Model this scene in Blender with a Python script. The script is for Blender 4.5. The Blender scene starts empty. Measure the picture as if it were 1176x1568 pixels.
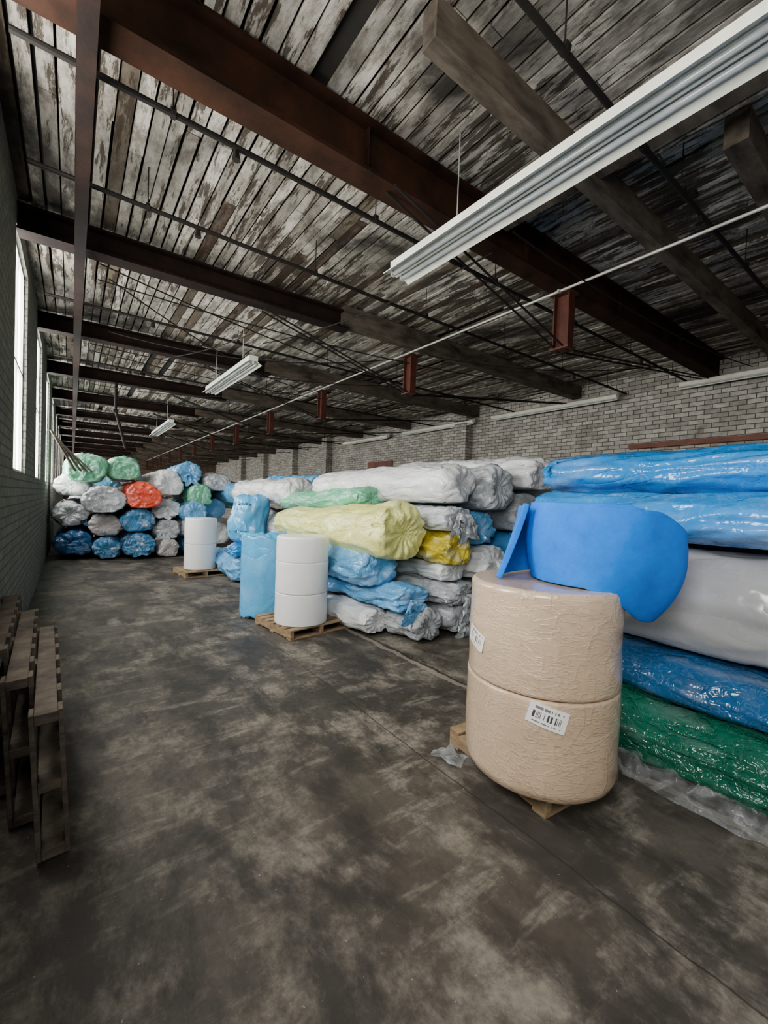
import bpy, bmesh, math, random
from mathutils import Vector, Matrix, noise
random.seed(7)
pi=math.pi
COL=bpy.context.collection
WR=9.2; WL=-0.45; YB=-4.0; YF=35.0; ZC=4.36

# ---------------------------------------------------------------- helpers
def new_obj(name, verts, faces, mat=None, smooth=False, parent=None):
    me=bpy.data.meshes.new(name); me.from_pydata([tuple(v) for v in verts],[],faces); me.update()
    ob=bpy.data.objects.new(name,me); COL.objects.link(ob)
    if mat:
        for m in (mat if isinstance(mat,list) else [mat]): me.materials.append(m)
    if smooth:
        for p in me.polygons: p.use_smooth=True
    if parent: ob.parent=parent
    return ob
class Geo:
    def __init__(s): s.v=[]; s.f=[]; s.mi=[]
    def box(s,c,d,M=None,mi=0):
        n=len(s.v); cx,cy,cz=c; a,b,e=d[0]/2,d[1]/2,d[2]/2
        for x in(-a,a):
            for y in(-b,b):
                for z in(-e,e):
                    p=Vector((cx+x,cy+y,cz+z)); s.v.append(M@p if M else p)
        for q in((0,1,3,2),(4,6,7,5),(0,4,5,1),(2,3,7,6),(0,2,6,4),(1,5,7,3)):
            s.f.append(tuple(n+i for i in q)); s.mi.append(mi)
    def bar(s,p,q,w,h,mi=0,roll=0):
        p=Vector(p);q=Vector(q);d=q-p;L=d.length
        M=Matrix.Translation((p+q)/2)@d.to_track_quat('Y','Z').to_matrix().to_4x4()@Matrix.Rotation(roll,4,'Y')
        s.box((0,0,0),(w,L,h),M,mi)
    def cyl(s,p,q,r,seg=10,mi=0,r2=None):
        p=Vector(p);q=Vector(q);d=q-p
        M=d.to_track_quat('Z','Y').to_matrix(); r2=r if r2 is None else r2
        n=len(s.v)
        for i in range(seg):
            a=2*pi*i/seg; u=M@Vector((math.cos(a),math.sin(a),0)); s.v.append(p+u*r); s.v.append(q+u*r2)
        for i in range(seg):
            j=(i+1)%seg; s.f.append((n+2*i,n+2*j,n+2*j+1,n+2*i+1)); s.mi.append(mi)
        s.f.append(tuple(n+2*i for i in range(seg))[::-1]); s.mi.append(mi)
        s.f.append(tuple(n+2*i+1 for i in range(seg))); s.mi.append(mi)
    def ibeam(s,p,q,w,h,t=.025,mi=0):
        p=Vector(p);q=Vector(q);dz=Vector((0,0,1))
        s.bar(p-dz*t/2,q-dz*t/2,w,t,mi); s.bar(p-dz*(h-t/2),q-dz*(h-t/2),w,t,mi)
        s.bar(p-dz*h/2,q-dz*h/2,t,h-2*t,mi)
    def obj(s,name,mats,smooth=False,parent=None,bevel=0):
        ob=new_obj(name,s.v,s.f,mats,smooth,parent)
        for p,m in zip(ob.data.polygons,s.mi): p.material_index=m
        if bevel:
            b=ob.modifiers.new('b','BEVEL'); b.width=bevel; b.segments=2
        return ob

def mat_new(name):
    m=bpy.data.materials.new(name); m.use_nodes=True; nt=m.node_tree
    return m,nt,nt.nodes['Principled BSDF'],nt.nodes['Material Output']
def noise_n(nt,vec,scale,detail=4,rough=.55,dist=0):
    n=nt.nodes.new('ShaderNodeTexNoise'); n.inputs['Scale'].default_value=scale
    n.inputs['Detail'].default_value=detail; n.inputs['Roughness'].default_value=rough; n.inputs['Distortion'].default_value=dist
    if vec is not None: nt.links.new(vec,n.inputs['Vector'])
    return n.outputs['Fac']
def ramp(nt,fac,stops):
    n=nt.nodes.new('ShaderNodeValToRGB'); cr=n.color_ramp
    while len(cr.elements)<len(stops): cr.elements.new(.5)
    for e,(p,c) in zip(cr.elements,stops):
        e.position=p; e.color=(c[0],c[1],c[2],1) if isinstance(c,(tuple,list)) else (c,c,c,1)
    nt.links.new(fac,n.inputs[0]); return n.outputs[0]
def mix(nt,fac,a,b,mode='MIX'):
    n=nt.nodes.new('ShaderNodeMix'); n.data_type='RGBA'; n.blend_type=mode
    for i,v in((0,fac),(6,a),(7,b)):
        if hasattr(v,'is_output'): nt.links.new(v,n.inputs[i])
        elif i==0: n.inputs[0].default_value=v
        else: n.inputs[i].default_value=(v[0],v[1],v[2],1)
    return n.outputs[2]
def mth(nt,op,a,b=None,c=None):
    n=nt.nodes.new('ShaderNodeMath'); n.operation=op
    for i,v in enumerate((a,b,c)):
        if v is None: continue
        if hasattr(v,'is_output'): nt.links.new(v,n.inputs[i])
        else: n.inputs[i].default_value=v
    return n.outputs[0]
def coords(nt,scale=(1,1,1),rot=(0,0,0)):
    t=nt.nodes.new('ShaderNodeTexCoord'); mp=nt.nodes.new('ShaderNodeMapping')
    mp.inputs['Scale'].default_value=scale; mp.inputs['Rotation'].default_value=rot
    nt.links.new(t.outputs['Object'],mp.inputs[0]); return mp.outputs[0]
def bump(nt,bsdf,h,strength=.5,dist=.02):
    b=nt.nodes.new('ShaderNodeBump'); b.inputs['Strength'].default_value=strength; b.inputs['Distance'].default_value=dist
    nt.links.new(h,b.inputs['Height']); nt.links.new(b.outputs[0],bsdf.inputs['Normal'])
    return b

# ---------------------------------------------------------------- materials
def simple(name,c1,c2,rough=.7,scale=6,metal=0,bs=.3,stretch=(1,1,1),spec=.5):
    m,nt,b,o=mat_new(name); v=coords(nt,stretch)
    f=noise_n(nt,v,scale,6,.65); nt.links.new(ramp(nt,f,[(.3,c1),(.7,c2)]),b.inputs['Base Color'])
    b.inputs['Roughness'].default_value=rough; b.inputs['Metallic'].default_value=metal
    b.inputs['Specular IOR Level'].default_value=spec
    bump(nt,b,noise_n(nt,v,scale*4,5),bs,.01); return m
M_rust=simple('red_steel',(.006,.0035,.002),(.040,.016,.008),.78,3,spec=.1)
M_rustd=simple('dark_red_steel',(.005,.003,.0025),(.018,.009,.006),.75,4,spec=.12)
M_redbr=simple('red_bracket_paint',(.028,.008,.004),(.08,.02,.010),.6,6,spec=.3)
M_dark=simple('dark_pipe',(.004,.0035,.003),(.012,.009,.007),.7,8,spec=.2)
M_cond=simple('galvanised_conduit',(.26,.26,.23),(.45,.45,.4),.45,9,.3)
M_timber=simple('old_timber',(.018,.013,.009),(.12,.098,.072),.85,2.2,stretch=(1,3,3),bs=.5,spec=.2)
M_pallet=simple('pallet_wood',(.14,.09,.045),(.36,.25,.14),.8,4,stretch=(2,2,6),bs=.4)
M_palletg=simple('grey_pallet_wood',(.035,.027,.021),(.17,.135,.10),.85,4,stretch=(2,2,6),bs=.4)
M_white=simple('white_enamel',(.55,.55,.46),(.75,.75,.65),.4,3,bs=.05)
M_tube=simple('tube_glass',(.22,.24,.24),(.34,.36,.36),.15,3,bs=0)
M_refl=simple('fixture_reflector',(.3,.3,.28),(.55,.55,.52),.3,2,.4,bs=.05)
M_deck=simple('dark_deck',(.006,.005,.004),(.016,.012,.008),.9,3)
M_ledge=simple('red_ledge',(.08,.03,.018),(.18,.07,.045),.8,4)
M_frame=simple('window_frame',(.45,.45,.43),(.7,.7,.68),.6,5)

# floor
M_floor,nt,b,o=mat_new('stained_concrete')
v=coords(nt)
big=noise_n(nt,v,.55,7,.65,.1); med=noise_n(nt,v,1.9,12,.74,.12); fine=noise_n(nt,v,24,6,.75)
sm=noise_n(nt,coords(nt,(1.7,.8,1),(0,0,.7)),1.3,12,.72,.2)
st2=noise_n(nt,coords(nt,(1.0,4.5,1),(0,0,.45)),1.6,10,.7,.15)
spk=noise_n(nt,v,60,3,.6)
c=ramp(nt,big,[(.34,(.036,.031,.024)),(.5,(.078,.067,.052)),(.66,(.13,.113,.089))])
c=mix(nt,ramp(nt,med,[(.485,0),(.60,.8)]),c,(.26,.23,.185))
c=mix(nt,ramp(nt,st2,[(.54,0),(.64,.55)]),c,(.28,.25,.2))
c=mix(nt,ramp(nt,sm,[(.42,.88),(.55,0)]),c,(.022,.019,.015))
c=mix(nt,ramp(nt,fine,[(.35,.45),(.6,0)]),c,(.03,.026,.021))
c=mix(nt,ramp(nt,spk,[(.70,0),(.74,.7)]),c,(.4,.38,.33))
sp=nt.nodes.new('ShaderNodeSeparateXYZ'); nt.links.new(v,sp.inputs[0])
def joint(axis,pos,w,amp=.02):
    wob=mth(nt,'MULTIPLY',mth(nt,'SUBTRACT',noise_n(nt,v,3.0,5,.7),.5),amp*4)
    d=mth(nt,'ABSOLUTE',mth(nt,'SUBTRACT',mth(nt,'ADD',sp.outputs[axis],wob),pos))
    return mth(nt,'LESS_THAN',d,w)
j=mth(nt,'MAXIMUM',mth(nt,'MAXIMUM',joint(0,1.80,.005,.012),joint(0,2.83,.018,.04)),joint(1,4.05,.004,.02))
jl=joint(0,2.78,.03,.05)
c=mix(nt,mth(nt,'MULTIPLY',jl,.6),c,(.26,.23,.185))
c=mix(nt,mth(nt,'MULTIPLY',j,.7),c,(.012,.010,.008))
nt.links.new(c,b.inputs['Base Color'])
nt.links.new(ramp(nt,med,[(.3,.42),(.7,.8)]),b.inputs['Roughness']); b.inputs['Specular IOR Level'].default_value=.4
h=mth(nt,'ADD',mth(nt,'MULTIPLY',fine,.3),mth(nt,'ADD',med,mth(nt,'MULTIPLY',j,-.8)))
bump(nt,b,h,.35,.02)

def brick(name,paint,paint2,under,mort,amt,rough=.85):
    m,nt,b,o=mat_new(name)
    t=nt.nodes.new('ShaderNodeTexCoord'); s=nt.nodes.new('ShaderNodeSeparateXYZ'); nt.links.new(t.outputs['Object'],s.inputs[0])
    cb=nt.nodes.new('ShaderNodeCombineXYZ')
    nt.links.new(mth(nt,'ADD',s.outputs[1],s.outputs[0]),cb.inputs[0]); nt.links.new(s.outputs[2],cb.inputs[1])
    br=nt.nodes.new('ShaderNodeTexBrick'); nt.links.new(cb.outputs[0],br.inputs['Vector'])
    br.inputs['Scale'].default_value=1.0; br.inputs['Brick Width'].default_value=.24; br.inputs['Row Height'].default_value=.085
    br.inputs['Mortar Size'].default_value=.008; br.inputs['Mortar Smooth'].default_value=.4
    br.inputs['Color1'].default_value=(*paint,1); br.inputs['Color2'].default_value=(*paint2,1); br.inputs['Mortar'].default_value=(*mort,1)
    n1=noise_n(nt,t.outputs['Object'],1.1,8,.7,.5); n2=noise_n(nt,t.outputs['Object'],9,6,.7)
    c=mix(nt,ramp(nt,mth(nt,'ADD',mth(nt,'MULTIPLY',n1,.7),mth(nt,'MULTIPLY',n2,.3)),[(amt,0),(amt+.08,.85)]),br.outputs['Color'],under)
    c=mix(nt,ramp(nt,n2,[(.3,.45),(.6,0)]),c,(.03,.027,.024))
    nt.links.new(c,b.inputs['Base Color']); b.inputs['Roughness'].default_value=rough; b.inputs['Specular IOR Level'].default_value=.25
    h=mth(nt,'ADD',mth(nt,'MULTIPLY',br.outputs['Fac'],-1.0),mth(nt,'MULTIPLY',n2,.8))
    bump(nt,b,h,.8,.012); return m
M_wallR=brick('peeling_painted_brick',(.46,.44,.39),(.26,.245,.21),(.09,.07,.055),(.09,.08,.067),.55)
M_wallL=brick('grey_whitewashed_brick',(.21,.21,.18),(.16,.16,.135),(.09,.08,.068),(.10,.10,.085),.60)
M_wallF=brick('far_brick',(.16,.12,.085),(.10,.07,.05),(.06,.03,.02),(.04,.03,.025),.52)

M_board,nt,b,o=mat_new('peeling_boards')
at=nt.nodes.new('ShaderNodeAttribute'); at.attribute_name='Col'
v=coords(nt,(7,1.0,1)); v2=coords(nt,(1,.6,1))
n1=noise_n(nt,v,2.0,9,.75,.3); n2=noise_n(nt,v2,.8,6,.65,.6); n3=noise_n(nt,coords(nt,(14,4,1)),1.2,8,.8)
f=mth(nt,'ADD',mth(nt,'MULTIPLY',n1,.6),mth(nt,'MULTIPLY',n2,.4))
c=mix(nt,ramp(nt,n3,[(.42,.75),(.56,0)]),at.outputs['Color'],(.125,.104,.08))
c=mix(nt,ramp(nt,f,[(.51,0),(.54,.9)]),c,(.030,.021,.013))
c=mix(nt,ramp(nt,n2,[(.36,.88),(.48,0)]),c,(.010,.008,.006))
nt.links.new(c,b.inputs['Base Color']); b.inputs['Roughness'].default_value=.85; b.inputs['Specular IOR Level'].default_value=.2
bump(nt,b,f,.6,.02)

def film(name,col,dark=.55,milky=.12,rough=.22,bs=.6,sc=5.0,wh=(.75,.8,.84),spec=.7,st=(1,.45,1),rot=(0,0,0),crease=False):
    """glossy stretch film over foam: soft colour changes, long folds and fine creases in the bump"""
    m,nt,b,o=mat_new(name)
    v=coords(nt,st,rot); v1=coords(nt)
    n1=noise_n(nt,v,sc,2,.45,.8); n2=noise_n(nt,v1,sc*2.6,2,.5,1.2); n3=noise_n(nt,v,2.2,4,.6)
    r1=mth(nt,'ABSOLUTE',mth(nt,'SUBTRACT',n1,.5)); r2=mth(nt,'ABSOLUTE',mth(nt,'SUBTRACT',n2,.5))
    dk=tuple(x*dark for x in col)
    c=mix(nt,ramp(nt,n3,[(.35,0),(.62,1)]),dk,col)
    c=mix(nt,ramp(nt,n1,[(.55,0),(.72,milky*2)]),c,wh)
    c=mix(nt,ramp(nt,r2,[(.0,milky),(.03,0)]),c,wh)
    nt.links.new(c,b.inputs['Base Color']); b.inputs['Roughness'].default_value=rough
    b.inputs['Specular IOR Level'].default_value=spec
    if crease:
        r3=mth(nt,'ABSOLUTE',mth(nt,'SUBTRACT',noise_n(nt,coords(nt,(1,1,3.2),(.25,.1,0)),sc*2.2,3,.5,.5),.5))
        h=mth(nt,'ADD',mth(nt,'MULTIPLY',ramp(nt,r1,[(0,1),(.05,0)]),.07),mth(nt,'MULTIPLY',ramp(nt,r3,[(0,1),(.06,0)]),.07))
        h=mth(nt,'ADD',h,mth(nt,'MULTIPLY',n3,.4))
        b.inputs['Coat Weight'].default_value=.8; b.inputs['Coat Roughness'].default_value=.10
    else: h=mth(nt,'ADD',mth(nt,'POWER',r1,.6),mth(nt,'MULTIPLY',r2,.5))
    bump(nt,b,h,bs,.05); return m
F={}
F['blue']=film('blue_film_foam',(.010,.23,.62),.72,.07,.13,.5,3)
F['deep']=film('deep_blue_film_foam',(.010,.12,.32),.7,.08,.16)
F['mblue']=film('crinkled_blue_film_foam',(.05,.26,.52),.6,.2,.16,.8)
F['lblue']=film('light_blue_film_foam',(.13,.44,.80),.7,.15,.16,.7)
F['lblue2']=film('smooth_blue_film_foam',(.08,.42,.76),.85,.06,.22,.4,3)
F['white']=film('white_film_foam',(.76,.77,.76),.74,.15,.22,.6)
F['grey']=film('clear_film_grey_foam',(.48,.51,.52),.58,.3,.13,.8)
F['big']=film('pale_grey_foam',(.40,.40,.405),.85,.08,.15,.25,2)
F['green']=film('green_film_foam',(.003,.15,.085),.6,.05,.11,.9,6)
F['lgreen']=film('light_green_film_foam',(.15,.52,.30),.7,.15)
F['dgreen']=film('dark_teal_film_foam',(.015,.15,.12),.7,.1)
F['yellow']=film('pale_yellow_film_foam',(.75,.75,.24),.84,.08,.25,.55)
F['gold']=film('gold_film_foam',(.62,.48,.01),.65,.15,.14,.8)
F['orange']=film('orange_film_foam',(.84,.075,.025),.75,.1)
F['pink']=film('pink_film_foam',(.54,.48,.46),.75,.3)
M_clear,nt,b,o=mat_new('loose_clear_film')
b.inputs['Base Color'].default_value=(.4,.42,.42,1); b.inputs['Roughness'].default_value=.1
v=coords(nt); n1=noise_n(nt,v,10,3,.5,1)
bump(nt,b,mth(nt,'ABSOLUTE',mth(nt,'SUBTRACT',n1,.5)),.9,.05)
tr=nt.nodes.new('ShaderNodeBsdfTransparent'); mx=nt.nodes.new('ShaderNodeMixShader')
nt.links.new(ramp(nt,n1,[(.35,.15),(.65,.5)]),mx.inputs[0]); nt.links.new(tr.outputs[0],mx.inputs[1]); nt.links.new(b.outputs[0],mx.inputs[2])
nt.links.new(mx.outputs[0],o.inputs[0])
M_tan=film('tan_wrapped_paper',(.56,.41,.275),.90,.05,.3,.5,4.5,(.72,.62,.5),.6,(1.6,1.6,1),(.5,.4,0),True)
M_wroll=film('white_wrapped_paper',(.84,.84,.82),.95,.05,.25,.15,4,st=(1,1,1))
M_bluefoam,nt,b,o=mat_new('bright_blue_foam')
v=coords(nt); f=noise_n(nt,v,5,6,.7)
nt.links.new(ramp(nt,f,[(.3,(.001,.14,.64)),(.7,(.002,.215,.84))]),b.inputs['Base Color']); b.inputs['Roughness'].default_value=.8
b.inputs['Specular IOR Level'].default_value=.2
bump(nt,b,noise_n(nt,v,70,5,.8),.5,.008)
M_label,nt,b,o=mat_new('barcode_label')
t=nt.nodes.new('ShaderNodeTexCoord'); s=nt.nodes.new('ShaderNodeSeparateXYZ'); nt.links.new(t.outputs['UV'],s.inputs[0])
wn=nt.nodes.new('ShaderNodeTexWhiteNoise'); wn.noise_dimensions='1D'
nt.links.new(mth(nt,'FLOOR',mth(nt,'MULTIPLY',s.outputs[0],60)),wn.inputs['W'])
bars=mth(nt,'GREATER_THAN',wn.outputs[0],.5)
band=mth(nt,'MULTIPLY',mth(nt,'GREATER_THAN',s.outputs[1],.30),mth(nt,'LESS_THAN',s.outputs[1],.62))
xin=mth(nt,'MULTIPLY',mth(nt,'GREATER_THAN',s.outputs[0],.12),mth(nt,'LESS_THAN',s.outputs[0],.88))
top=mth(nt,'MULTIPLY',mth(nt,'GREATER_THAN',s.outputs[1],.74),mth(nt,'LESS_THAN',s.outputs[1],.86))
bot=mth(nt,'MULTIPLY',mth(nt,'GREATER_THAN',s.outputs[1],.12),mth(nt,'LESS_THAN',s.outputs[1],.18))
wn2=nt.nodes.new('ShaderNodeTexWhiteNoise'); wn2.noise_dimensions='1D'
nt.links.new(mth(nt,'FLOOR',mth(nt,'MULTIPLY',s.outputs[0],34)),wn2.inputs['W'])
txt=mth(nt,'MULTIPLY',mth(nt,'GREATER_THAN',wn2.outputs[0],.35),mth(nt,'MAXIMUM',top,bot))
ink=mth(nt,'MULTIPLY',mth(nt,'MAXIMUM',mth(nt,'MULTIPLY',bars,band),mth(nt,'MULTIPLY',txt,.85)),xin)
nt.links.new(mix(nt,ink,(.8,.8,.78),(.05,.05,.05)),b.inputs['Base Color']); b.inputs['Roughness'].default_value=.4
def glow(name,col,st):
    m,nt,b,o=mat_new(name); e=nt.nodes.new('ShaderNodeEmission'); v=coords(nt)
    f=noise_n(nt,v,1.2,3); nt.links.new(ramp(nt,f,[(.3,tuple(x*.85 for x in col)),(.7,col)]),e.inputs[0]); e.inputs[1].default_value=st
    nt.links.new(e.outputs[0],o.inputs[0]); return m
M_day=glow('frosted_daylight_glass',(1.0,.985,.95),24.0)
M_rearfill=glow('rear_fill_glow',(1.0,.97,.92),2.0)  # glow for the added fill panel on the back wall

# ---------------------------------------------------------------- room shell
g=Geo(); g.box(((WL+WR)/2,(YB+YF)/2,-.1),(WR-WL+.6,YF-YB+.6,.2)); g.obj('floor',M_floor)
g=Geo(); g.box(((WL+WR)/2,(YB+YF)/2,ZC+.12),(WR-WL+.6,YF-YB+.6,.1),mi=0)
ceil=g.obj('ceiling',[M_deck])
beamY=[-0.3,2.75]+[5.4+2.95*i for i in range(11)]
cuts=[YB]+beamY+[YF]
V=[];Fc=[];cols=[]
bw=.112; x=WL
while x<WR:
    for a,bb in zip(cuts[:-1],cuts[1:]):
        segs=[(a,bb)] if random.random()<.45 else None
        if not segs:
            m_=a+(bb-a)*random.uniform(.25,.75); segs=[(a,m_),(m_,bb)]
        for (s0,s1) in segs:
            r=random.random()
            if r<.02: continue
            z=ZC+random.uniform(0,.022); n=len(V); x1=x+bw-random.uniform(.010,.026)
            for zz in(z,z+.03):
                V+= [(x,s0+.004,zz),(x1,s0+.004,zz),(x1,s1-.004,zz),(x,s1-.004,zz)]
            Fc+=[(n,n+3,n+2,n+1),(n,n+1,n+5,n+4),(n+1,n+2,n+6,n+5),(n+2,n+3,n+7,n+6),(n+3,n,n+4,n+7)]
            k=random.uniform(.4,1.0)
            if r<.09: col=(.05*k,.024*k,.014*k)
            elif r<.20: col=(.14*k,.11*k,.075*k)
            else: col=(.60*k,.56*k,.48*k)
            cols+= [col]*5
    x+=bw
cb_=new_obj('ceiling_boards',V,Fc,M_board,parent=ceil)
ca=cb_.data.color_attributes.new('Col','FLOAT_COLOR','CORNER')
for pi_,p in enumerate(cb_.data.polygons):
    for li in p.loop_indices: ca.data[li].color=(*cols[pi_],1)

wins=[5.3+3*i for i in range(-2,10)]; WW=1.3; WZ0,WZ1=1.78,4.1
g=Geo(); T=.3; xc=WL-T/2; L=YF-YB
g.box((xc,(YB+YF)/2,WZ0/2),(T,L,WZ0)); g.box((xc,(YB+YF)/2,(WZ1+ZC+.2)/2),(T,L,ZC+.2-WZ1))
ys=[YB]+[q for w in wins for q in(w,w+WW)]+[YF]
for a,bb in zip(ys[::2],ys[1::2]): g.box((xc,(a+bb)/2,(WZ0+WZ1)/2),(T,bb-a,WZ1-WZ0))
g.obj('wall_left',M_wallL)
for i,w in enumerate(wins):
    root=bpy.data.objects.new('window_%d'%(i+1),None); COL.objects.link(root)
    g=Geo(); g.box((WL-.07,w+WW/2,(WZ0+WZ1)/2),(.01,WW,WZ1-WZ0)); g.obj('glass',M_day,parent=root)
    g=Geo()
    for yy in(w+.02,w+WW/2,w+WW-.02): g.box((WL-.05,yy,(WZ0+WZ1)/2),(.03,.04,WZ1-WZ0))
    for kz in(0,2,4): g.box((WL-.05,w+WW/2,WZ0+.02+(WZ1-WZ0-.04)*kz/4),(.03,WW,.03))
    g.obj('sash',M_frame,parent=root)
g=Geo(); g.box((WR+.15,(YB+YF)/2,(ZC+.2)/2),(.3,L,ZC+.2)); g.obj('wall_right',M_wallR)
g=Geo(); g.box(((WL+WR)/2,YF+.15,(ZC+.2)/2),(WR-WL,.3,ZC+.2)); g.obj('wall_far',M_wallF)
g=Geo(); g.box(((WL+WR)/2,YB-.15,(ZC+.2)/2),(WR-WL,.3,ZC+.2)); g.obj('wall_back',M_wallF)
for nm,(xa,xb,za,zb,yy,mm) in {'window_13':(5.1,6.0,1.6,2.9,YF-.02,M_day),'window_14':(7.6,8.6,1.6,2.6,YF-.02,M_day),'window_15':(.4,3.2,1.0,3.9,YB+.02,M_rearfill)}.items():  # back-wall pane is unseen, added to light the room from behind the camera
    root=bpy.data.objects.new(nm,None); COL.objects.link(root)
    g=Geo(); g.box(((xa+xb)/2,yy,(za+zb)/2),(xb-xa,.01,zb-za)); g.obj('glass',mm,parent=root)
    g=Geo(); s=-.02 if yy>0 else .02
    for q in(xa,(xa+xb)/2,xb): g.box((q,yy+s,(za+zb)/2),(.05,.03,zb-za+.05))
    for q in(za,(za+zb)/2,zb): g.box(((xa+xb)/2,yy+s,q),(xb-xa,.03,.05))
    g.obj('sash',M_frame,parent=root)
g=Geo(); g.box((WR-.06,1.6,2.9),(.12,4.6,.09)); g.obj('trim_1',M_ledge)
g=Geo(); g.box((WR-.05,12.6,1.55),(.04,1.5,3.1)); g.obj('door_1',M_ledge)
g=Geo()
for yy in(8.4,16.5,20,24,28): g.box((WR-.15,yy,ZC/2),(.3,.45,ZC))
g.obj('trim_2',M_wallR)

# ---------------------------------------------------------------- roof structure
g=Geo(); g.ibeam((WL,2.72,ZC),(WR,2.5,ZC),.2,.38,.026)
for k in range(5): g.box((1.7+k*1.9,2.70-k*.044,ZC-.19),(.012,.18,.32))
g.obj('steel_roof_beam',M_rust)
for i,y in enumerate(beamY[2:]):
    g=Geo(); g.ibeam((WL,y,ZC-.06),(3.15,y-.12,ZC-.06),.2,.25,.024,0)
    g.bar((3.05,y-.14,ZC-.13),(WR,y-.3,ZC-.13),.2,.26,1); g.obj('steel_roof_beam',[M_rustd,M_timber])
g=Geo(); g.ibeam((.03,YB,3.97),(.03,YF,3.97),.085,.16,.018); g.obj('steel_edge_girder',M_rustd)
g=Geo(); g.bar((1.5,1.75,ZC-.19),(WR,1.65,ZC-.19),.11,.22); g.obj('timber_roof_joist',M_timber)
g=Geo(); g.bar((3.1,2.5,ZC-.16),(3.2,.2,ZC-.16),.12,.16); g.obj('timber_roof_joist',M_timber)
g=Geo(); g.bar((1.9,-.3,ZC-.17),(WR,-.3,ZC-.17),.2,.30); g.obj('timber_roof_joist',M_timber)
g=Geo(); g.bar((3.6,.95,ZC-.12),(WR,.9,ZC-.12),.14,.22); g.obj('timber_roof_joist',M_timber)
def pipe(name,pts,r,mat,hang=None):
    g=Geo()
    for p,q in zip(pts[:-1],pts[1:]): g.cyl(p,q,r,8)
    for p in pts[1:-1]: g.cyl((p[0]-r*1.5,p[1],p[2]),(p[0]+r*1.5,p[1],p[2]),r*1.3,8)
    if hang:
        p=Vector(pts[0]);q=Vector(pts[-1])
        for k in range(hang):
            m=p.lerp(q,(k+.5)/hang); g.cyl(m,(m.x,m.y,ZC),.005,5); g.cyl((m.x-.015,m.y,m.z),(m.x+.015,m.y,m.z),r*1.7,8)
            if k%2==0: g.cyl((m.x+.4,m.y,m.z),(m.x+.4,m.y,m.z-.09),.014,6,r2=.03)
    g.obj(name,mat)
for y in(1.28,3.0,4.1,6.7,9.6,12.5,15.5,18.5):
    pipe('sprinkler_pipe',[(-.3,y+.05,4.03),(3,y,4.0),(6,y-.05,4.0),(9.1,y-.1,4.0)],.019,M_dark,6)
def wire(p,q,sagv,r=.008,n=14):
    p=Vector(p);q=Vector(q);pts=[]
    for i in range(n+1):
        t=i/n; m=p.lerp(q,t); m.z-=sagv*4*t*(1-t); pts.append(tuple(m))
    g=Geo()
    for a,b_ in zip(pts[:-1],pts[1:]): g.cyl(a,b_,r,6)
    g.obj('sagging_cable',M_dark)
wire((.2,5.3,3.95),(6.6,6.4,3.95),.18); wire((.4,7.4,3.95),(4.2,5.5,3.95),.22); wire((.2,8.2,3.95),(5.0,6.9,3.95),.15)
wire((.3,11.2,3.95),(4.1,8.2,3.95),.2); wire((2.3,6.3,3.95),(3.1,2.6,3.95),.12); wire((4.5,5.0,3.95),(7.6,2.8,3.95),.15); wire((1.2,8.2,3.95),(2.2,5.2,3.95),.1)
wire((.3,5.6,3.95),(3.9,8.3,3.95),.16); wire((5.0,8.1,3.95),(8.0,5.2,3.95),.2)
wire((.2,5.7,3.95),(6.4,5.0,3.95),.12); wire((.2,8.6,3.95),(7.4,7.9,3.95),.16); wire((3.0,2.3,3.95),(8.6,1.9,3.95),.14)
pipe('electrical_conduit',[(4.22,-3.9,3.96),(4.22,2.6,3.96),(4.22,8,3.96),(4.22,20,3.96),(4.22,34,3.96)],.014,M_cond)
for i,y in enumerate([2.6]+[q-.17 for q in beamY[2:]]):
    root=bpy.data.objects.new('truss_post',None); COL.objects.link(root)
    g=Geo(); x=4.33
    for s in(-.085,.085): g.box((x,y+s,3.66),(.12,.016,.58))
    g.box((x,y,3.66),(.016,.16,.58)); g.box((x,y,3.955),(.2,.24,.02)); g.box((x,y,3.36),(.16,.22,.025)); g.obj('post',M_redbr,parent=root,bevel=.004)
    g=Geo()
    for s in(-.05,.05):
        g.cyl((1.9,y+s,3.97),(x,y+s,3.35),.011,6); g.cyl((x,y+s,3.35),(8.9,y+s,3.97),.011,6)
    g.obj('tie_rods',M_dark,parent=root)

def fixture(p,q,w=.2,tilt=0.0):
    root=bpy.data.objects.new('fluorescent_light_fixture',None); COL.objects.link(root)
    p=Vector(p);q=Vector(q);d=(q-p);L=d.length
    M=Matrix.Translation((p+q)/2)@d.to_track_quat('Y','Z').to_matrix().to_4x4()@Matrix.Rotation(tilt,4,'Y')
    def T_(g,c,dd,mi=0): g.box(c,dd,M,mi)
    g=Geo(); T_(g,(0,0,.045),(.13,L,.07))
    for s in(-1,1):
        Ms=M@Matrix.Translation((s*w*.38,0,-.022))@Matrix.Rotation(s*.55,4,'Y'); g.box((0,0,0),(w*.34,L,.006),Ms)
    T_(g,(0,0,.008),(w*.5,L,.006)); T_(g,(0,0,-.012),(.02,L,.035),0)
    g.obj('reflector',M_white,parent=root)
    g=Geo()
    for s in(-.05,.05):
        g.cyl(M@Vector((s,-L/2+.04,-.03)),M@Vector((s,L/2-.04,-.03)),.019,12)
    g.obj('tubes',M_tube,smooth=True,parent=root)
    g=Geo()
    for s in(-.05,.05):
        for e in(-1,1): T_(g,(s,e*(L/2-.02),-.015),(.03,.025,.06))
    for e in(-.3,.3):
        a=M@Vector((0,e*L,.08)); g.cyl(a,(a.x,a.y,ZC),.005,5)
    g.obj('sockets_and_hangers',M_refl,parent=root)
fixture((2.27,2.98,3.62),(2.31,-.6,3.62),.27)
fixture((2.10,8.6,3.62),(2.13,6.2,3.62),.24)
fixture((2.2,16.2,3.62),(2.2,13.0,3.62),.24)
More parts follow.
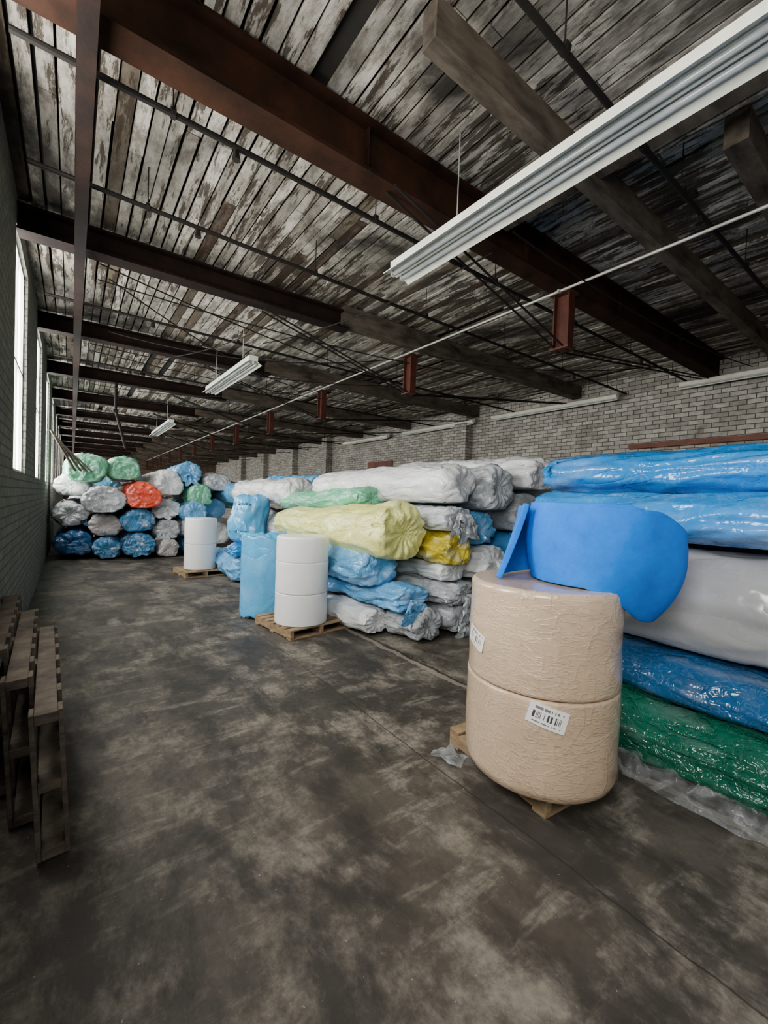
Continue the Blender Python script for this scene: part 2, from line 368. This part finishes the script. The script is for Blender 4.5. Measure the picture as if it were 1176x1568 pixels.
for a,bb in((3.0,.6),(7.3,4.1),(11.0,7.95) ,(14.9,11.9)):
    fixture((WR-.22,a,3.93),(WR-.22,bb,3.93),.15,tilt=.5)

# ---------------------------------------------------------------- foam rolls
def roll(name,p0,p1,r,key,amp=.02,lump=.05,squash=.9,seed=None,r2=None,nseg=72,rings=None,endr=.45,flatend=False,tuft=0):
    seed=random.random()*100 if seed is None else seed
    p0=Vector(p0);p1=Vector(p1);d=p1-p0;L=d.length;ax=d/L
    side=ax.cross(Vector((0,0,1)));
    if side.length<.1: side=Vector((1,0,0))
    side.normalize(); up=side.cross(ax)
    r2=r if r2 is None else r2
    e=min(endr*r,L*.3); st=[]
    NC=14
    for i in range(NC): st.append(('c0',i/(NC-1)))
    n=rings or max(8,int(L/.05))
    for i in range(1,n): st.append(('b',i/n))
    for i in range(NC): st.append(('c1',1-i/(NC-1)))
    V=[];off=Vector((seed,seed*1.7,-seed))
    kk=random.randint(6,15); tw=random.uniform(-3,3)
    for kind,t in st:
        for j in range(nseg):
            th=2*pi*j/nseg; cs,sn=math.cos(th),math.sin(th)
            if kind=='b':
                s=e+(L-2*e)*t; rr=1.0
            else:
                q=t
                if flatend:
                    rr=min(1,q*1.04)
                    prof=e*(max(0,(q-.82)/.18)**2)*.6
                    s_=prof - .03*r*math.cos(q*22)*(q<.8)+ .10*r*max(0,1-q/.25)+.03*r*math.sin(kk*th+seed+q*4)*q
                    s_+=.10*r*noise.noise(Vector((cs*q*2.5,sn*q*2.5,seed)))
                else:
                    rr=math.sin(q*pi/2)**.8; s_=e*(1-math.sqrt(max(0,1-q**2.6)))+ .18*r*max(0,1-q/.3)
                    s_+= .03*r*math.sin(kk*th+q*tw+seed)*q*(1-q)*4
                    cr=1-2*abs(noise.noise(Vector((cs*q*4,sn*q*4,seed*1.3))))
                    cr2=1-2*abs(noise.noise(Vector((cs*q*8,sn*q*8,seed*2.3))))
                    s_+= .16*r*noise.noise(Vector((cs*q*2,sn*q*2,seed)))+(.12*cr+.05*cr2)*r*q
                s=s_ if kind=='c0' else L-s_
            R_=(r+(r2-r)*(s/L))
            pp=Vector((cs*R_,sn*R_,s))
            b1=noise.noise(pp*.8/max(r,.2)+off)
            rid=1-abs(noise.noise(Vector((cs*R_*6,sn*R_*6,s*2.2))+off))*2
            rid2=1-abs(noise.noise(Vector((cs*R_*15,sn*R_*15,s*7))+off*2))*2
            edge=rr if kind!='b' else 1
            R2=R_*rr*(1+lump*b1*1.5)+(amp*(rid-.5)+amp*.5*(rid2-.5))*edge
            px=cs*R2*(1+(1-squash)*.3); pz=sn*R2*squash
            if pz<-R_*.80*squash: pz=-R_*.80*squash+(pz+R_*.80*squash)*.25
            V.append(p0+ax*s+side*px+up*pz)
    Fs=[];m=len(st)
    for i in range(m-1):
        for j in range(nseg):
            k=(j+1)%nseg; Fs.append((i*nseg+j,i*nseg+k,(i+1)*nseg+k,(i+1)*nseg+j))
    Fs.append(tuple(range(nseg))[::-1]); Fs.append(tuple((m-1)*nseg+j for j in range(nseg)))
    if tuft:                                  # gathered, drooping tail of surplus film at the near end
        base=len(V);NQ=14;NS=48;tl=tuft
        ox,oz=random.uniform(-.3,.3)*r,random.uniform(-.1,.35)*r
        for i in range(NQ):
            q=i/(NQ-1)
            for j in range(NS):
                th=2*pi*j/NS
                rad=(.03+.16*q**1.2)*(1+.35*math.sin(5*th+seed)+.35*noise.noise(Vector((math.cos(th)*3,math.sin(th)*3,q*3+seed))))
                dn=-.9*tl*q*q; out=-tl*.55*math.sin(min(1,q*1.1)*pi/2)
                V.append(p0+ax*(.10*r+out+.03*noise.noise(Vector((th*2,q*5,seed))))+side*(ox+math.cos(th)*rad)+up*(oz+math.sin(th)*rad*.55+dn))
        for i in range(NQ-1):
            for j in range(NS):
                k=(j+1)%NS; Fs.append((base+i*NS+j,base+i*NS+k,base+(i+1)*NS+k,base+(i+1)*NS+j))
    return new_obj(name,V,Fs,F[key] if isinstance(key,str) else key,True)

# --- near right stack
roll('green_foam_roll',(3.27,2.10,.19),(3.20,-1.6,.19),.42,'green',.035,.08,.50)
roll('green_foam_roll',(4.15,2.1,.36),(4.12,-1.4,.36),.40,'dgreen',.03,.07,.9)
roll('blue_foam_roll',(3.38,2.15,.50),(3.33,-1.5,.50),.31,'deep',.025,.06,.50)
roll('grey_foam_roll',(3.47,2.15,1.00),(3.42,-1.6,1.00),.39,'big',.018,.08,.90)
roll('grey_foam_roll',(4.32,2.1,1.08),(4.32,-1.4,1.08),.38,'big',.012,.04,.9)
roll('blue_foam_roll',(3.50,2.10,1.555),(3.46,-1.5,1.555),.38,'blue',.03,.08,.50,endr=.25)
roll('blue_foam_roll',(3.95,2.28,1.90),(3.80,-1.5,1.92),.40,'blue',.03,.10,.50,endr=.25)
roll('blue_foam_roll',(4.75,2.3,1.75),(4.7,-1.4,1.75),.36,'blue',.02,.06,.8)
for (x,z,k) in((5.2,.42,'white'),(6.1,.42,'grey'),(7.0,.42,'blue'),(5.3,1.15,'lblue'),(6.2,1.15,'white'),(7.1,1.15,'white'),(5.7,1.85,'blue'),(6.6,1.85,'grey')):
    roll('foam_roll_wrapped',(x,2.3,z),(x,-1.2,z),.42,k,.02,.05,.85,nseg=40)

# --- centre stack
roll('yellow_foam_roll',(3.02,3.58,1.25),(2.86,6.7,1.22),.37,'yellow',.028,.10,.98,r2=.20)
roll('white_foam_roll',(3.64,3.35,1.84),(3.48,6.4,1.80),.28,'white',.025,.10,.92)
roll('clear_wrapped_foam_roll',(4.28,3.3,1.80),(4.45,6.2,1.80),.31,'grey',.04,.12,.95)
roll('white_foam_roll',(5.05,3.2,2.05),(4.85,6.0,2.05),.30,'white',.05,.14,.80)
roll('white_foam_roll',(5.75,3.5,1.98),(5.9,6.0,2.0),.33,'grey',.04,.1,.9)
roll('white_foam_roll',(3.66,3.36,1.42),(3.75,6.2,1.42),.22,'grey',.05,.2,.72,tuft=.22)
roll('gold_foam_roll',(3.62,3.34,1.08),(3.75,5.2,1.08),.25,'gold',.05,.18,.85)
roll('green_foam_roll',(3.26,4.6,1.64),(3.30,7.4,1.55),.22,'lgreen',.03,.08,.75)
roll('light_blue_foam_roll',(2.96,3.92,.80),(2.80,6.3,.82),.28,'lblue',.06,.2,.85)
roll('light_blue_foam_roll',(3.20,3.60,.48),(2.9,6.0,.48),.25,'lblue',.06,.2,.58,tuft=.2)
roll('white_foam_roll',(2.96,3.98,.17),(2.72,6.3,.17),.20,'white',.035,.12,.8)
roll('clear_wrapped_foam_roll',(3.32,3.46,.18),(3.22,6.0,.18),.21,'grey',.055,.18,.85)
roll('clear_wrapped_foam_roll',(3.80,3.40,.52),(3.6,6.0,.50),.25,'grey',.055,.2,.6,tuft=.22)
roll('white_foam_roll',(3.72,3.50,.78),(3.7,6.0,.76),.20,'white',.05,.2,.6)
roll('clear_wrapped_foam_roll',(3.86,3.5,.19),(3.8,6.0,.17),.22,'grey',.055,.16,.8,tuft=.2)
roll('light_blue_foam_roll',(4.22,3.5,1.28),(4.3,6.0,1.26),.26,'lblue',.055,.18,.8)
roll('white_foam_roll',(4.22,3.30,.86),(4.3,6.0,.84),.26,'white',.055,.18,.8,tuft=.25)
roll('clear_wrapped_foam_roll',(4.45,3.3,.28),(4.4,6.0,.28),.3,'grey',.05,.14,.9)
for (x,z,k) in((5.1,.32,'white'),(5.85,.32,'lblue'),(5.0,.95,'blue'),(5.75,.95,'white'),(5.1,1.5,'grey'),(5.85,1.48,'grey'),(6.6,.36,'white'),(6.6,1.1,'grey'),(6.7,1.75,'white')):
    roll('foam_roll_wrapped',(x,3.4,z),(x,6.3,z),.33,k,.025,.05,.88,nseg=40)

# --- standing light blue pieces beside
roll('standing_blue_foam_roll',(2.16,5.55,0.0),(2.16,5.55,1.12),.33,'lblue2',.010,.04,1,endr=.12)
roll('standing_blue_foam_roll',(2.72,8.0,0.72),(2.80,8.05,1.64),.34,'lblue2',.04,.18,1,endr=.5)
roll('light_blue_foam_roll',(2.62,7.7,.24),(2.7,9.6,.24),.27,'lblue',.05,.16,.9)
roll('light_blue_foam_roll',(2.35,7.85,.60),(3.15,7.9,.60),.20,'blue',.04,.12,.65)

# --- third stack, further back
for (x,y0,y1,z,r,k) in((3.38,7.0,9.8,1.72,.30,'white'),(3.38,7.2,10,.98,.32,'grey'),(3.3,7.0,10,.32,.34,'white'),(4.0,7.0,9.8,.32,.33,'lblue'),(4.05,7.1,9.8,.98,.33,'white'),
        (4.1,7.6,10.4,1.85,.30,'lblue'),(4.75,7.0,9.8,.36,.38,'grey'),(4.75,7,9.8,1.1,.36,'white'),(4.85,7.3,10,1.78,.33,'white'),(5.55,7,10,.36,.38,'grey'),(5.55,7,10,1.1,.36,'lblue'),(5.6,7,10,1.8,.33,'white'),
        (3.7,10.4,13,1.65,.34,'lblue'),(4.5,10.5,13,1.75,.34,'white'),(5.3,10.5,13,1.8,.34,'grey'),(4.2,10.5,13,.95,.4,'white'),(5.1,10.5,13,.95,.4,'grey'),(6.1,10.5,13,1.5,.42,'white'),(4.5,10.5,13,.35,.4,'grey'),(5.4,10.5,13,.35,.4,'white')):
    roll('foam_roll_wrapped',(x,y0,z),(x+random.uniform(-.18,.18),y1,z+random.uniform(-.08,.08)),r,k,.04,.14,.9,nseg=48)

# --- far left pile (round ends face us)
pile=[(-.06,1.74,.32,'white',12.1),(.24,2.14,.42,'lgreen',11.7),(1.0,2.18,.34,'lgreen',12.05),(.58,1.42,.38,'grey',11.6),(1.34,1.54,.38,'orange',11.6),
(1.98,1.88,.37,'white',12.0),(2.5,2.20,.33,'lblue',12.2),(2.68,1.60,.29,'lgreen',11.7),(3.2,1.98,.31,'grey',12.0),(3.75,1.5,.33,'dgreen',12.3),
(-.06,1.06,.32,'grey',12.1),(1.93,1.22,.31,'white',12.05),(2.52,1.14,.28,'lblue',11.5),(3.1,1.22,.33,'lblue',12.1),
(-.0,.38,.36,'deep',12.05),(.64,.80,.31,'pink',12.0),(1.28,.92,.34,'mblue',11.7),(1.93,.68,.30,'grey',11.9),(2.6,.70,.31,'white',12.1),(3.2,.55,.36,'white',12),
(.68,.26,.29,'mblue',11.75),(1.30,.34,.34,'mblue',11.55),(1.95,.22,.26,'pink',11.7),(2.6,.22,.25,'lblue',11.7)]
for (x,z,r,k,y) in pile:
    sq=random.uniform(.82,1.0)
    roll('foam_roll_bundle',(x+random.uniform(0,.06),y,max(z,r*.8)),(max(x,0)+random.uniform(0,.15),y+2.6,max(z,r*.8)),r*(.95+.1*random.random()),k,.045,.14,sq,nseg=56,flatend=(z>1.38 and k not in('lblue','white')),tuft=(.22 if random.random()<.35 and k not in('orange','lgreen') else 0))
for i in range(7):
    x=.2+i*.62
    for zz,q,h in((1.9,0,.32),(1.2,2,.32),(.5,1,.32)):
        roll('foam_roll_bundle',(x,15.0,zz+.2*random.random()*(zz>1.5)),(x,17.6,zz),h,['white','lblue','grey','pink'][(i+q)%4],.03,.07,.95,nseg=32)

# ---------------------------------------------------------------- pallets and paper rolls
def pallet(cx,cy,rot,sx=.95,sy=.95,mat=None,name='wooden_pallet',M=None):
    M=M or Matrix.Translation((cx,cy,0))@Matrix.Rotation(rot,4,'Z')
    g=Geo()
    for k in range(3): g.box(((k-1)*(sx/2-.025),0,.06),(.045,sy,.08),M)
    for k in range(7): g.box((0,(k-3)*(sy-.09)/6,.109),(sx,.085,.018),M)
    for k in range(3): g.box((0,(k-1)*(sy-.09)/2,.0105),(sx,.085,.018),M)
    return g.obj(name,mat or M_pallet,bevel=.003)
def lathe(cx,cy,prof,mat,name,parent,amp=.006,seed=3,nseg=120):
    V=[];P=[]
    for (r0,z0),(r1,z1) in zip(prof[:-1],prof[1:]):
        n=max(1,int(math.hypot(r1-r0,z1-z0)/.012))
        for i in range(n): P.append((r0+(r1-r0)*i/n,z0+(z1-z0)*i/n))
    P.append(prof[-1])
    for (r,z) in P:
        for j in range(nseg):
            th=2*pi*j/nseg; u=Vector((math.cos(th)*r,math.sin(th)*r,z))
            n=noise.noise(Vector((u.x*3,u.y*3,z*4+seed)))+.3*(1-2*abs(noise.noise(Vector((u.x*5,u.y*5,z*11+u.x*6-seed)))))
            k=1+amp/max(r,.1)*n if r>.15 else 1
            V.append((cx+u.x*k,cy+u.y*k,z))
    Fs=[]
    for i in range(len(P)-1):
        for j in range(nseg):
            k=(j+1)%nseg; Fs.append((i*nseg+j,i*nseg+k,(i+1)*nseg+k,(i+1)*nseg+j))
    return new_obj(name,V,Fs,mat,True,parent)
def rollprof(R,z0,z1,c0=.04,c1=.04,core=.045):
    return [(core,z0),(R-c0,z0),(R-c0*.3,z0+c0*.3),(R,z0+c0),(R*1.004,(z0+z1)/2),(R,z1-c1),(R-c1*.3,z1-c1*.3),(R-c1,z1),(core,z1),(core,z1-.1)]
def label(cx,cy,R,ang,z,w,h,parent,tilt=0):
    V=[];uv=[];n=8;Fs=[]
    for j in range(2):
        for i in range(n+1):
            t=(i/n-.5)*w; zz=(j-.5)*h; a=ang+(t*math.cos(tilt)-zz*math.sin(tilt))/R; z_=z+zz*math.cos(tilt)+t*math.sin(tilt)
            V.append((cx+math.cos(a)*R,cy+math.sin(a)*R,z_)); uv.append((i/n,j))
    for i in range(n): Fs.append((i,i+1,n+2+i,n+1+i))
    ob=new_obj('label',V,Fs,M_label,False,parent); ul=ob.data.uv_layers.new(name='UVMap')
    for lp in ob.data.loops: ul.data[lp.index].uv=uv[lp.vertex_index]
TX,TY,TR=2.22,1.38,.415
pallet(2.33,1.50,-.10,.66,.76)
root=bpy.data.objects.new('tan_paper_roll_stack',None); COL.objects.link(root)
lathe(TX,TY,rollprof(TR,.122,.642,.05,.012),M_tan,'lower_roll',root,.006,3)
lathe(TX,TY,rollprof(TR*.995,.647,1.18,.014,.025),M_tan,'upper_roll',root,.009,9)
angc=math.atan2(-TY,-TX)
label(TX,TY,TR+.010,angc+.10,.57,.19,.11,root,-.25)
label(TX,TY,TR+.010,angc-.95,.86,.16,.10,root,-.25)
pallet(2.36,4.80,.12,.86,.86)
root=bpy.data.objects.new('white_paper_roll_stack',None); COL.objects.link(root)
lathe(2.27,4.66,rollprof(.315,.122,.49,.008,.008),M_wroll,'lower_roll',root,.003,5)
lathe(2.27,4.66,rollprof(.315,.492,.86,.008,.006),M_wroll,'middle_roll',root,.003,6)
lathe(2.27,4.66,rollprof(.312,.862,1.16,.006,.02),M_wroll,'upper_roll',root,.004,7)
pallet(2.12,9.05,.1,.8,.8)
root=bpy.data.objects.new('white_paper_roll_stack',None); COL.objects.link(root)
lathe(2.12,9.05,rollprof(.30,.122,.63,.01,.01),M_wroll,'lower_roll',root,.003,15)
lathe(2.12,9.05,rollprof(.30,.632,1.15,.01,.02),M_wroll,'upper_roll',root,.003,16)

# bright blue foam coil on top of the tan stack: spiral-wound thick sheet, outer turns slumping over the edge
CX,CY=2.455,1.225
def sstep(a,b,x):
    t=max(0,min(1,(x-a)/(b-a))); return t*t*(3-2*t)
def coil():
    V=[];Fs=[];turns=4.0;N=420;NZ=20
    for i in range(N+1):
        t=i/N; ang=-turns*360*(1-t)+150; th=math.radians(ang); r=.13+.275*t
        end=max(0,(t-.965)/.035)
        turn=math.floor(turns*(1-t))                   # 0 = outermost turn
        a=(ang-150)%360                                # angle from the loose end; front ~56, right ~173
        w=(sstep(105,150,a),sstep(85,128,a),sstep(70,110,a),0,0)[min(turn,4)]*(1-sstep(230,330,a))
        drop=(.105,.055,.018,0,0)[min(turn,4)]
        push=(.070,.030,.0,0,0)[min(turn,4)]
        r+=.006*noise.noise(Vector((th*.7,t*3,1)))+push*w
        dr=max(0,math.cos(th+math.radians(72)))**1.6
        k0=(1.0,.7,.3,.1,0)[min(turn,4)]
        for k in range(NZ+1):
            q=k/NZ
            rr=r+.15*end*(1-q)**1.2+.012*end
            zt=1.625-drop*w-.02*sstep(40,90,a)*(turn==0)+.005*math.sin(th*1.3)
            zb=1.192-.19*dr*(1-min(1,end*3))*k0
            z=zb+(zt-zb)*q
            bul=(.022*math.sin(q*pi)-(.11*dr*k0+.015)*(1-q)**2.8)*(1-min(1,end*3))
            V.append((CX+math.cos(th)*(rr+bul),CY+math.sin(th)*(rr+bul),z))
    for i in range(N):
        for k in range(NZ):
            a=i*(NZ+1)+k; Fs.append((a,a+NZ+1,a+NZ+2,a+1))
    ob=new_obj('blue_foam_coil',V,Fs,M_bluefoam,True)
    s=ob.modifiers.new('s','SOLIDIFY'); s.thickness=.034; s.offset=0
    b=ob.modifiers.new('b','BEVEL'); b.width=.008; b.segments=3; b.limit_method='ANGLE'
coil()

def crumple(name,cx,cy,rot,w,l,h,seed,z0=.01):
    V=[];Fs=[];nx,ny=50,100
    M=Matrix.Translation((cx,cy,0))@Matrix.Rotation(rot,4,'Z')
    for i in range(nx+1):
        for j in range(ny+1):
            u=i/nx-.5; v_=j/ny-.5
            wl=w*(1+.35*noise.noise(Vector((v_*l*2,seed,0))))
            a=noise.noise(Vector((u*w*7,v_*l*5,seed))); b_=noise.noise(Vector((u*w*16,v_*l*12,seed+5)))
            env=(1-abs(2*u)**2)
            z=z0+h*env*(.5*(1-abs(a)*2)+.25*(1-abs(b_)*2)+.25)
            V.append(M@Vector((u*wl+.03*b_+.05*a*w,v_*l+.06*a,max(.004,z))))
    for i in range(nx):
        for j in range(ny):
            k=i*(ny+1)+j; Fs.append((k,k+ny+1,k+ny+2,k+1))
    new_obj(name,V,Fs,M_clear,True)
crumple('loose_plastic_film',2.82,.45,.03,.24,2.0,.14,1)
crumple('loose_plastic_film',1.92,1.78,.2,.08,.26,.10,2)

for i in range(3):
    M=Matrix.Translation((-.355+.115*(2-i)+.0,2.95+.30*i,.0))@Matrix.Rotation(math.radians(182),4,'Z')@Matrix.Rotation(math.radians(-87),4,'Y')@Matrix.Translation((.34+.03*i,0,.0))
    pallet(0,0,0,.64+.06*i,1.45,M_palletg,'old_leaning_pallet',M)
g=Geo()
for k in range(4): g.bar((.05+.10*k,11.4,1.9+.15),(-.38+.07*k,11.6,2.9-.1*k),.09,.02)
g.obj('leaning_boards',M_palletg)
pipe('drop_pipe',[(.75,11.0,4.0),(.75,11.0,3.4),(.95,11.0,2.6)],.03,M_dark)

# ---------------------------------------------------------------- world + camera
w=bpy.data.worlds.new('world'); bpy.context.scene.world=w; w.use_nodes=True
w.node_tree.nodes['Background'].inputs[0].default_value=(.8,.85,.9,1); w.node_tree.nodes['Background'].inputs[1].default_value=.5
cam=bpy.data.objects.new('camera',bpy.data.cameras.new('camera')); COL.objects.link(cam)
cam.location=(0,0,1.6); cam.rotation_euler=(1.5471,-0.0352,-0.6414)
cam.data.sensor_fit='VERTICAL'; cam.data.sensor_height=36; cam.data.lens=36*640/1568; cam.data.clip_start=.02
bpy.context.scene.camera=cam
